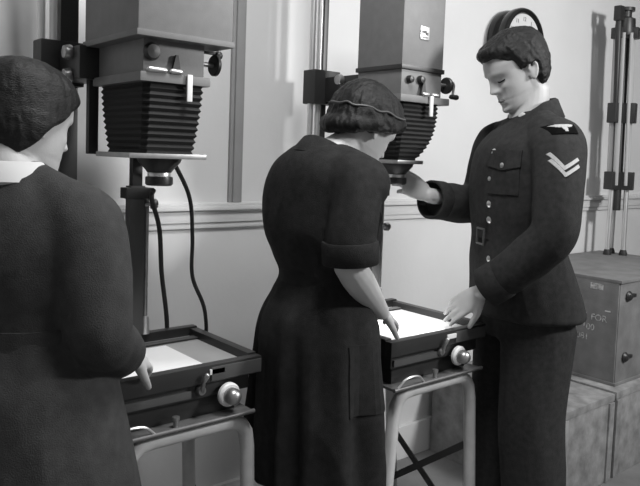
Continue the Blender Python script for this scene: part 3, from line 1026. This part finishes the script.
    for a_, b_, d in rings[:-1]:
        ctr = fr.w(0.048, 0, 0)
        def lim(q):
            v = Vector((q.x - ctr.x, q.y - ctr.y, 0))
            fl, ll = v.dot(fr.F) / 0.136, v.dot(fr.L) / 0.176
            m = math.sqrt(fl * fl + ll * ll)
            k = 1.0 / max(m, 1e-6)
            w_ = ctr + v * k
            return Vector((w_.x, w_.y, q.z))
        A, B = lim(a_), lim(b_)
        A.z, B.z = 1.105, 1.150
        R4.append([A - d * 0.0, B - d * 0.0, B + d * 0.02, A + d * 0.02])
    bl.loft(R4, closed=True)
    bl.build('belt', 'serge', tunic, smooth=60)
    g = G()
    q, n = hit(bv, fr.w(0.3, 0.03, 1.128), fr.d(-1, 0, 0))
    e = fr.L
    o = fr.w(0.184, 0.03, 1.128)
    for a, b_ in (((-0.026, -0.024), (0.026, -0.024)), ((0.026, -0.024), (0.026, 0.024)), ((0.026, 0.024), (-0.026, 0.024)), ((-0.026, 0.024), (-0.026, -0.024))):
        g.tube([o + e * a[0] + Vector((0, 0, a[1])), o + e * b_[0] + Vector((0, 0, b_[1]))], 0.0035, n=8, round_ends=True)
    g.build('buckle', 'darkgrey', tunic)
    # front opening and buttons
    for z in (1.40, 1.315, 1.235, 1.185, 1.06):
        q, n = hit(bv, fr.w(0.1, 0.045, z), fr.d(-0.9, -0.35, 0))
        button(q, n, 0.010, tunic)
    # breast pockets and lower pocket
    for l, z, w_, h_, nm in ((0.115, 1.335, 0.11, 0.13, 'breast_pocket'),):
        d = fr.d(-0.8, -0.6, 0) if nm == 'breast_pocket' else fr.d(-0.75, -0.65, 0)
        ex = Vector((-d.y, d.x, 0)).normalized()
        o = fr.w(0.05 + 0.10, l, z)
        grid = [[(-w_ / 2 + w_ * i / 6, -h_ / 2 + h_ * j / 6), (-w_ / 2 + w_ * (i + 1) / 6, -h_ / 2 + h_ * j / 6), (-w_ / 2 + w_ * (i + 1) / 6, -h_ / 2 + h_ * (j + 1) / 6), (-w_ / 2 + w_ * i / 6, -h_ / 2 + h_ * (j + 1) / 6)] for i in range(6) for j in range(6)]
        pk = drape(grid, o, ex, (0, 0, 1), d, bv, 0.001, 0.003, nm, 'serge', tunic)
        flap = [[(-w_ / 2 - 0.003 + (w_ + 0.006) * i / 6, h_ / 2 - 0.045 - 0.012 * (1 - abs(i - 3) / 3)), (-w_ / 2 - 0.003 + (w_ + 0.006) * (i + 1) / 6, h_ / 2 - 0.045 - 0.012 * (1 - abs(i + 1 - 3) / 3)),
                 (-w_ / 2 - 0.003 + (w_ + 0.006) * (i + 1) / 6, h_ / 2 + 0.004), (-w_ / 2 - 0.003 + (w_ + 0.006) * i / 6, h_ / 2 + 0.004)] for i in range(6)]
        drape(flap, o, ex, (0, 0, 1), d, bv, 0.003, 0.005, 'pocket_flap', 'serge', tunic)
        q, n = hit(bv, o + Vector((0, 0, h_ / 2 - 0.042)), d)
        button(q + n * 0.007, n, 0.0075, tunic)
    # winged badge and chevrons on the near sleeve
    d = fr.d(0.05, -1, -0.15)
    ex = fr.F * -1
    ey = Vector((0, 0, 1))
    o = fr.w(0.036, 0.235, 1.474)
    n_ = 10
    patch = [[(-0.037 + 0.074 * (i + a) / n_, -0.020 + 0.034 * (q + b_) / 5) for a, b_ in ((0, 0), (1, 0), (1, 1), (0, 1))] for i in range(n_) for q in range(5)]
    d = fr.d(0.22, -1, -0.2).normalized()
    ex = Vector((-d.y, d.x, 0)).normalized()
    ex = ex if ex.dot(fr.F) < 0 else -ex
    bd = drape(patch, o, ex, ey, d, bv, 0.001, 0.003, 'badge', 'badge', tunic)
    eagle = [[(-0.031, 0.010), (-0.022, 0.003), (-0.010, 0.001), (-0.006, 0.008)], [(-0.031, 0.010), (-0.006, 0.008), (0.006, 0.008), (0.031, 0.010), (0.020, 0.012), (-0.020, 0.012)],
             [(0.006, 0.008), (0.010, 0.001), (0.022, 0.003), (0.031, 0.010)], [(-0.009, 0.009), (-0.006, -0.006), (0, -0.010), (0.006, -0.006), (0.009, 0.009)],
             [(-0.005, -0.006), (-0.004, -0.013), (0.004, -0.013), (0.005, -0.006)]]
    def inside(poly, x, y):
        c = False
        for (ax, ay), (bx, by) in zip(poly, poly[1:] + poly[:1]):
            if (ay > y) != (by > y) and x < (bx - ax) * (y - ay) / (by - ay) + ax:
                c = not c
        return c
    s_ = 0.0011
    cells = [[(x, y), (x + s_, y), (x + s_, y + s_), (x, y + s_)] for x in np.arange(-0.033, 0.033, s_) for y in np.arange(-0.015, 0.014, s_)
             if any(inside(p, x + s_ / 2, y + s_ / 2) for p in eagle)]
    drape(cells, o, ex, ey, d, bv, 0.0035, 0.002, 'badge_wings', 'braid', tunic)
    d = fr.d(0.05, -1, -0.15)
    ex = fr.F * -1
    o = fr.w(0.066, 0.26, 1.372)
    for dy in (0.0, -0.020):
        pat = strip((-0.025, 0.026 + dy), (0.005, -0.024 + dy), 0.0095, 14) + strip((0.001, -0.022 + dy), (0.052, 0.008 + dy), 0.0095, 14)
        drape(pat, o, ex * -1 if False else ex, ey, d, bv, 0.001, 0.003, 'chevron', 'braid', tunic)
    for a_, b_, r_ in (((0.160, 0.162, 1.018), (0.197, 0.126, 0.978), 0.063), ((0.240, -0.187, 1.226), (0.290, -0.163, 1.230), 0.067)):
        cuff_ring(fr.w(*a_), fr.w(*b_), r_, 'cuff', 'serge', tunic)
    # trousers and shoes
    t = G()
    t.loft(torso_rings(fr, [(0.80, 0.0, 0, 0.125, 0.172), (0.88, 0.0, 0, 0.132, 0.175), (1.0, 0.02, 0, 0.115, 0.16)]))
    for l, fo in ((1, (-0.006, 0.004, -0.012, -0.03)), (-1, (0.020, 0.020, 0.005, -0.005))):
        t.tube([fr.w(fo[0], 0.085 * l, 0.84), fr.w(fo[1], 0.092 * l, 0.52), fr.w(fo[2], 0.098 * l, 0.28), fr.w(fo[3], 0.10 * l, 0.055)],
               [(0.118, 0.095), (0.106, 0.085), (0.102, 0.080), (0.102, 0.078)], n=24, ref=fr.F, smooth=6)
    me = fuse(t, 0.0075, 4, 0.5)
    wrinkle(me, 0.007, (9, 9, 2.2), 5.0)
    place_mesh(me, 'trousers', 'serge', root, 180)
    shoe(fr, -0.03, 0.10, 6, root)
    shoe(fr, -0.01, -0.10, -6, root)
    return root


def build_woman():
    fr = Frame((1.20, -0.66), -5, 0.98)
    root = thing('person', fr.O, 'woman in dark belted overall with rolled hair, bending over the brightly lit easel', 'person')
    hf = HeadFrame(fr, (0.092, 0, 1.366), 33, yaw=2, scale=0.92)
    b = G()
    add_head(b, hf)
    b.tube([fr.w(0.02, 0, 1.30), fr.w(0.04, 0, 1.37), hf.w(-0.026, 0, 0.035), hf.w(-0.022, 0, 0.08)], [0.062, 0.052, 0.048, 0.046], n=24, round_ends=True, smooth=4)
    b.loft(torso_rings(fr, [(0.80, 0.0, 0, 0.11, 0.15), (0.95, 0.0, 0, 0.11, 0.155), (1.06, 0.02, 0, 0.075, 0.10), (1.24, 0.015, 0, 0.085, 0.13), (1.32, 0.035, 0, 0.07, 0.125), (1.37, 0.04, 0, 0.05, 0.07)]))
    shR, elR, wrR = (0.01, -0.145, 1.315), (-0.03, -0.183, 1.105), (0.158, -0.092, 0.948)
    shL, elL, wrL = (0.05, 0.155, 1.315), (0.235, 0.12, 1.14), (0.285, 0.165, 1.235)
    b.tube([fr.w(*shR), fr.w(*elR)], [0.042, 0.037], n=16, round_ends=True)
    b.tube([fr.w(*elR), fr.w(0.03, -0.160, 1.050), fr.w(*wrR)], [0.037, 0.040, 0.024], n=16, round_ends=True, smooth=4)
    b.tube([fr.w(*shL), fr.w(*elL), fr.w(*wrL)], [0.042, 0.035, 0.023], n=16, round_ends=True)
    add_hand(b, fr.w(*wrR), fr.d(0.12, 0.085, -0.060), fr.d(0.25, -0.35, 0.9), 1, [(4, 16, 10), (2, 14, 10), (4, 18, 12), (8, 22, 14)], 0.88, spread=0.12)
    add_hand(b, fr.w(*wrL), fr.d(0.08, 0.012, 0.040), fr.d(-0.2, -0.7, 0.5), -1, [(25, 40, 25), (30, 45, 28), (34, 48, 30), (38, 50, 32)], 0.88)
    add_legs(b, fr, [(0.0, 0.08, 0.85), (0.02, -0.08, 0.85)], [(0.02, 0.08, 0.47), (0.03, -0.08, 0.47)], [(-0.02, 0.08, 0.09), (0.0, -0.08, 0.09)], (0.075, 0.052, 0.034))
    place_mesh(fuse(b, 0.0034, 3, 0.4), 'body', 'skin', root, 180)

    def th(x, y, z):
        line = 0.165 - 0.045 * sstep(0.07, 0.03, x) - 0.035 * sstep(0.03, -0.03, x)
        m = sstep(line - 0.006, line + 0.010, z)
        return -0.006 + m * (0.034 - 0.010 * sstep(0.13, 0.2, z) + 0.006 * sstep(0.0, -0.08, x))
    h = hair_shell(hf, th, 4.4, gamp=0.0035)
    # rolled hair round the nape and over the temples
    roll = []
    rr = []
    for a in range(-128, 129, 16):
        q = R(a)
        c = math.cos(q)
        roll.append(hf.w(-0.012 - 0.094 * c, 0.080 * math.sin(q), 0.080 + 0.075 * (1 - c) * 0.62 - 0.022 * max(0, c)))
        rr.append(0.017 + 0.009 * max(0, c) ** 0.5 + 0.003 * math.sin(a * 0.21))
    h.tube(roll, rr, n=18, round_ends=True, smooth=4)
    # front wave
    h.tube([hf.w(0.045, -0.070, 0.165), hf.w(0.080, -0.040, 0.185), hf.w(0.092, 0.0, 0.192), hf.w(0.080, 0.040, 0.185), hf.w(0.045, 0.070, 0.165)], [0.018, 0.022, 0.024, 0.022, 0.018], n=16, round_ends=True, smooth=5)
    me = fuse(h, 0.0032, 7, 0.5)
    displace(me, lambda p, n: 0.0022 * noise.noise(Vector(((hf.inv(p).y) * 150, hf.inv(p).x * 35 + hf.inv(p).z * 40, hf.inv(p).z * 45))))
    place_mesh(me, 'hair', 'hair', root, 180)
    band = []  # added thin strip, its lighter colour imitates the highlight along the rolled hair
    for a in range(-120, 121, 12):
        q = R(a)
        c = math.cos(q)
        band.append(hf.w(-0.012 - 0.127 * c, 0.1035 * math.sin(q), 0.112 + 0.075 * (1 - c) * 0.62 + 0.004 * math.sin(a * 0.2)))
    G().tube(band, [(0.0028, 0.0025)] * len(band), n=8, round_ends=True, smooth=4).build('painted_hair_highlight', 'hair_glint', root)
    for s in (-1, 1):
        G().tube([hf.w(0.088, 0.012 * s, 0.137), hf.w(0.090, 0.028 * s, 0.142), hf.w(0.076, 0.048 * s, 0.136)], [0.002, 0.003, 0.0015], n=8, round_ends=True, smooth=4).build('eyebrow', 'hair', root)
        G().tube([hf.w(0.083, 0.018 * s, 0.114), hf.w(0.0855, 0.031 * s, 0.1105), hf.w(0.074, 0.046 * s, 0.113)], 0.002, n=8, round_ends=True, smooth=4).build('eyelash', 'hair', root)
    G().tube([hf.w(0.080, -0.022, 0.0495), hf.w(0.093, 0, 0.050), hf.w(0.080, 0.022, 0.0495)], [0.002, 0.0045, 0.002], n=10, round_ends=True, smooth=4).build('lips', 'lips', root)

    t = G()
    t.loft(torso_rings(fr, [(0.475, 0.024, 0.006, 0.160, 0.210), (0.62, 0.022, 0.006, 0.157, 0.203), (0.80, 0.016, 0.004, 0.150, 0.192), (0.92, 0.014, 0, 0.142, 0.175), (1.00, 0.018, 0, 0.112, 0.140), (1.05, 0.020, 0, 0.098, 0.122), (1.10, 0.014, 0.002, 0.110, 0.138),
                            (1.17, 0.004, 0.008, 0.124, 0.160), (1.27, 0.012, 0.012, 0.126, 0.176), (1.330, 0.010, 0.006, 0.112, 0.168), (1.372, 0.008, 0.004, 0.090, 0.125), (1.402, 0.016, 0, 0.066, 0.085)]))
    sleeve(t, fr, [(0.01, -0.110, 1.315), (0.01, -0.145, 1.31), (-0.01, -0.172, 1.24), (-0.025, -0.182, 1.17), (-0.022, -0.182, 1.125)], [0.066, 0.070, 0.064, 0.062, 0.064], round_ends=False)
    sleeve(t, fr, [(0.05, 0.115, 1.315), (0.055, 0.155, 1.31), (0.15, 0.16, 1.235), (0.23, 0.125, 1.15), (0.26, 0.138, 1.178), (0.29, 0.152, 1.205)], [0.066, 0.070, 0.064, 0.062, 0.056, 0.054], round_ends=False)
    for l in (1, -1):
        t.tube([fr.w(0.035, 0.05 * l, 1.365), fr.w(0.03, 0.10 * l, 1.335), fr.w(0.03, 0.15 * l, 1.305)], [0.045, 0.062, 0.072], n=18, round_ends=True)
    me = fuse(t, 0.0065, 14, 0.5)

    def folds(p, n):
        z = p[2]
        v = Vector((p[0], p[1], 0)) - fr.O
        a = math.atan2(v.dot(fr.L), v.dot(fr.F))
        k = sstep(1.05, 0.55, z)
        q = Vector((p[0] * 10, p[1] * 10, z * 4.5))
        w = 0.006 * (1 - 2 * abs(noise.noise(q))) * 0.7 + 0.002 * noise.noise(q * 3)
        return w + k * 0.020 * math.sin(a * 11 + 1.3 * math.sin(a * 3) + z * 1.5) * (0.6 + 0.4 * math.sin(a * 5 + 2))
    displace(me, folds)
    bv = bvh_of(me)
    ov = place_mesh(me, 'overall', 'coat', root, 180)
    # belt, turned-up cuffs, pocket, collar
    rings = []
    for j in range(48):
        a = 2 * PI * j / 48
        f_, l_ = 0.108 * math.cos(a), 0.130 * math.sin(a)
        rings.append([fr.w(0.020 + f_, l_, 1.03), fr.w(0.020 + f_, l_, 1.068), fr.w(0.020 + f_ * 0.9, l_ * 0.9, 1.068), fr.w(0.020 + f_ * 0.9, l_ * 0.9, 1.03)])
    G().loft(rings, closed=True).build('belt', 'coat', ov, 50)
    for pts in ([(-0.026, -0.182, 1.165), (-0.022, -0.182, 1.108)], ):
        cuff_ring(fr.w(*pts[0]), fr.w(*pts[1]), 0.071, 'sleeve_cuff', 'coat', ov)
    c = G()
    rings = []
    for i in range(33):
        a = R(40 + i * (280 / 32))
        f_, l_ = math.cos(a), math.sin(a)
        zb = 1.368 - 0.05 * max(0, f_) + 0.034 * max(0, -f_)
        rings.append([fr.w(0.030 + 0.060 * f_, 0.066 * l_, zb + 0.030), fr.w(0.030 + 0.068 * f_, 0.074 * l_, zb + 0.028),
                      fr.w(0.026 + 0.098 * f_, 0.108 * l_, zb - 0.012), fr.w(0.026 + 0.088 * f_, 0.098 * l_, zb - 0.028), fr.w(0.030 + 0.056 * f_, 0.062 * l_, zb + 0.0)])
    c.loft(rings).build('collar', 'coat', ov, 60)
    G().tube([fr.w(0.085, 0.055, 1.378), fr.w(0.120, 0.0, 1.345), fr.w(0.085, -0.055, 1.378)], [(0.018, 0.006)] * 3, n=10, smooth=4, round_ends=True).build('shirt_collar', 'shirt', root)
    d = fr.d(-0.35, 1, 0)
    ex = Vector((-d.y, d.x, 0)).normalized() * -1
    o = fr.w(0.055, -0.18, 0.80)
    grid = [[(-0.07 + 0.14 * i / 8, -0.09 + 0.18 * j / 8), (-0.07 + 0.14 * (i + 1) / 8, -0.09 + 0.18 * j / 8), (-0.07 + 0.14 * (i + 1) / 8, -0.09 + 0.18 * (j + 1) / 8), (-0.07 + 0.14 * i / 8, -0.09 + 0.18 * (j + 1) / 8)] for i in range(8) for j in range(8)]
    drape(grid, o, ex, (0, 0, 1), d, bv, 0.0008, 0.003, 'pocket', 'coat', ov)
    # stockings and shoes
    for l, kn, an in ((1, 0.02, -0.02), (-1, 0.03, 0.0)):
        G().tube([fr.w(kn, 0.08 * l, 0.56), fr.w(kn, 0.08 * l, 0.46), fr.w(an - 0.005, 0.08 * l, 0.31), fr.w(an, 0.08 * l, 0.08)], [0.068, 0.058, 0.058, 0.040], n=20, smooth=5).build('stocking', 'stocking', root, 180)
    shoe(fr, -0.02, 0.08, 5, root, k=0.9)
    shoe(fr, 0.0, -0.08, -5, root, k=0.9)
    return root


def build_operator():
    fr = Frame((0.405, -0.71), 32, 0.978)
    root = thing('person', fr.O, 'person with short dark hair and pale collar in grey overall, seen from behind', 'person')
    hf = HeadFrame(fr, (0.022, 0.015, 1.318), 14, yaw=-14, scale=0.93)
    b = G()
    add_head(b, hf)
    b.tube([fr.w(0.0, 0.005, 1.25), fr.w(0.005, 0.008, 1.32), hf.w(-0.024, 0, 0.035), hf.w(-0.022, 0, 0.08)], [0.062, 0.054, 0.051, 0.048], n=24, round_ends=True, smooth=4)
    b.loft(torso_rings(fr, [(0.75, 0, 0, 0.11, 0.15), (0.90, 0, 0, 0.11, 0.155), (1.04, 0, 0, 0.08, 0.12), (1.18, 0, 0, 0.085, 0.13), (1.26, 0.005, 0, 0.07, 0.125), (1.31, 0.01, 0, 0.05, 0.07)]))
    shR, elR, wrR = (0.01, -0.150, 1.245), (-0.01, -0.205, 1.03), (0.175, -0.150, 0.935)
    shL, elL, wrL = (0.01, 0.150, 1.245), (0.02, 0.205, 1.03), (0.200, 0.09, 0.920)
    for s, e, w in ((shR, elR, wrR), (shL, elL, wrL)):
        b.tube([fr.w(*s), fr.w(*e), fr.w(*w)], [0.045, 0.036, 0.024], n=16, round_ends=True)
    add_hand(b, fr.w(*wrR), fr.d(0.10, 0.030, -0.035), fr.d(0.1, -0.6, 0.75), 1, [(14, 26, 16), (12, 24, 14), (14, 28, 16), (18, 32, 18)], 0.9)
    add_hand(b, fr.w(*wrL), fr.d(0.10, -0.02, -0.016), fr.d(0.1, 0.4, 0.9), -1, [(14, 26, 16), (12, 24, 14), (14, 28, 16), (18, 32, 18)], 0.9)
    add_legs(b, fr, [(0, 0.08, 0.80), (0, -0.08, 0.80)], [(0.02, 0.08, 0.44), (0.02, -0.08, 0.44)], [(-0.02, 0.08, 0.09), (-0.02, -0.08, 0.09)], (0.075, 0.052, 0.034))
    place_mesh(fuse(b, 0.0038, 3, 0.4), 'body', 'skin', root, 180)

    def th(x, y, z):
        line = 0.165 - 0.055 * sstep(0.075, 0.02, x) - 0.072 * sstep(0.02, -0.04, x)
        m = sstep(line - 0.006, line + 0.010, z)
        m *= 1 + 0.75 * math.exp(-((x + 0.012) / 0.032) ** 2) * sstep(0.03, 0.06, abs(y)) * math.exp(-((z - 0.103) / 0.04) ** 2)
        return -0.006 + m * (0.016 + 0.006 * sstep(0.12, 0.2, z))
    h = hair_shell(hf, th, 8.1, gamp=0.003)
    place_mesh(fuse(h, 0.0035, 2, 0.4), 'hair', 'hair_m', root, 180)
    for s in (-1, 1):
        G().tube([hf.w(0.088, 0.012 * s, 0.137), hf.w(0.090, 0.028 * s, 0.142), hf.w(0.076, 0.048 * s, 0.136)], [0.002, 0.003, 0.0015], n=8, round_ends=True, smooth=4).build('eyebrow', 'hair', root)
        G().tube([hf.w(0.083, 0.018 * s, 0.114), hf.w(0.0855, 0.031 * s, 0.1105), hf.w(0.074, 0.046 * s, 0.113)], 0.002, n=8, round_ends=True, smooth=4).build('eyelash', 'hair', root)
    G().tube([hf.w(0.080, -0.022, 0.0495), hf.w(0.093, 0, 0.050), hf.w(0.080, 0.022, 0.0495)], [0.002, 0.0045, 0.002], n=10, round_ends=True, smooth=4).build('lips', 'lips', root)
    t = G()
    t.loft(torso_rings(fr, [(0.42, 0, 0, 0.190, 0.272), (0.60, 0, 0, 0.182, 0.262), (0.78, 0, 0, 0.168, 0.240), (0.92, 0, 0, 0.146, 0.200), (1.03, 0, 0, 0.118, 0.160), (1.12, 0, 0, 0.118, 0.165),
                            (1.20, 0.002, 0, 0.115, 0.165), (1.255, 0.006, 0, 0.100, 0.155), (1.295, 0.010, 0, 0.080, 0.115), (1.325, 0.012, 0, 0.062, 0.078)]))
    for l, pts in ((-1, [(0.01, -0.112, 1.245), (0.01, -0.150, 1.235), (0.0, -0.180, 1.16), (-0.008, -0.198, 1.08), (-0.005, -0.205, 1.03), (0.05, -0.190, 0.995), (0.110, -0.172, 0.962)]),
                   (1, [(0.01, 0.112, 1.245), (0.01, 0.150, 1.235), (0.012, 0.180, 1.16), (0.016, 0.200, 1.08), (0.025, 0.200, 1.02), (0.09, 0.165, 0.965), (0.165, 0.115, 0.912)])):
        sleeve(t, fr, pts, [0.066, 0.070, 0.066, 0.062, 0.058, 0.052, 0.045], round_ends=False)
    for l in (1, -1):
        t.tube([fr.w(0.008, 0.05 * l, 1.30), fr.w(0.008, 0.10 * l, 1.265), fr.w(0.01, 0.145 * l, 1.235)], [0.045, 0.060, 0.070], n=18, round_ends=True)
    me = fuse(t, 0.0065, 14, 0.5)
    wrinkle(me, 0.008, (9, 9, 4.5), 7.0)
    ov = place_mesh(me, 'overall', 'coat2', root, 180)
    rings = []
    for j in range(48):
        a = 2 * PI * j / 48
        f_, l_ = 0.128 * math.cos(a), 0.168 * math.sin(a)
        rings.append([fr.w(f_, l_, 1.005), fr.w(f_, l_, 1.045), fr.w(f_ * 0.9, l_ * 0.9, 1.045), fr.w(f_ * 0.9, l_ * 0.9, 1.005)])
    G().loft(rings, closed=True).build('belt', 'coat2', ov, 50)
    c = G()
    rings = []
    for i in range(33):
        a = R(35 + i * (290 / 32))
        f_, l_ = math.cos(a), math.sin(a)
        zb = 1.315 - 0.035 * max(0, f_)
        rings.append([fr.w(0.006 + 0.060 * f_, 0.006 + 0.064 * l_, zb + 0.034), fr.w(0.006 + 0.066 * f_, 0.006 + 0.070 * l_, zb + 0.032),
                      fr.w(0.006 + 0.086 * f_, 0.006 + 0.096 * l_, zb - 0.004), fr.w(0.006 + 0.076 * f_, 0.006 + 0.084 * l_, zb - 0.016), fr.w(0.006 + 0.054 * f_, 0.006 + 0.058 * l_, zb + 0.0)])
    c.loft(rings).build('collar', 'shirt', ov, 60)
    for l in (1, -1):
        G().tube([fr.w(0.02, 0.08 * l, 0.52), fr.w(0.02, 0.08 * l, 0.43), fr.w(-0.025, 0.08 * l, 0.30), fr.w(-0.02, 0.08 * l, 0.08)], [0.068, 0.058, 0.058, 0.040], n=20, smooth=5).build('stocking', 'stocking', root, 180)
        shoe(fr, -0.02, 0.08 * l, 5 * l, root, k=0.9)
    return root


build_man()
build_woman()
build_operator()
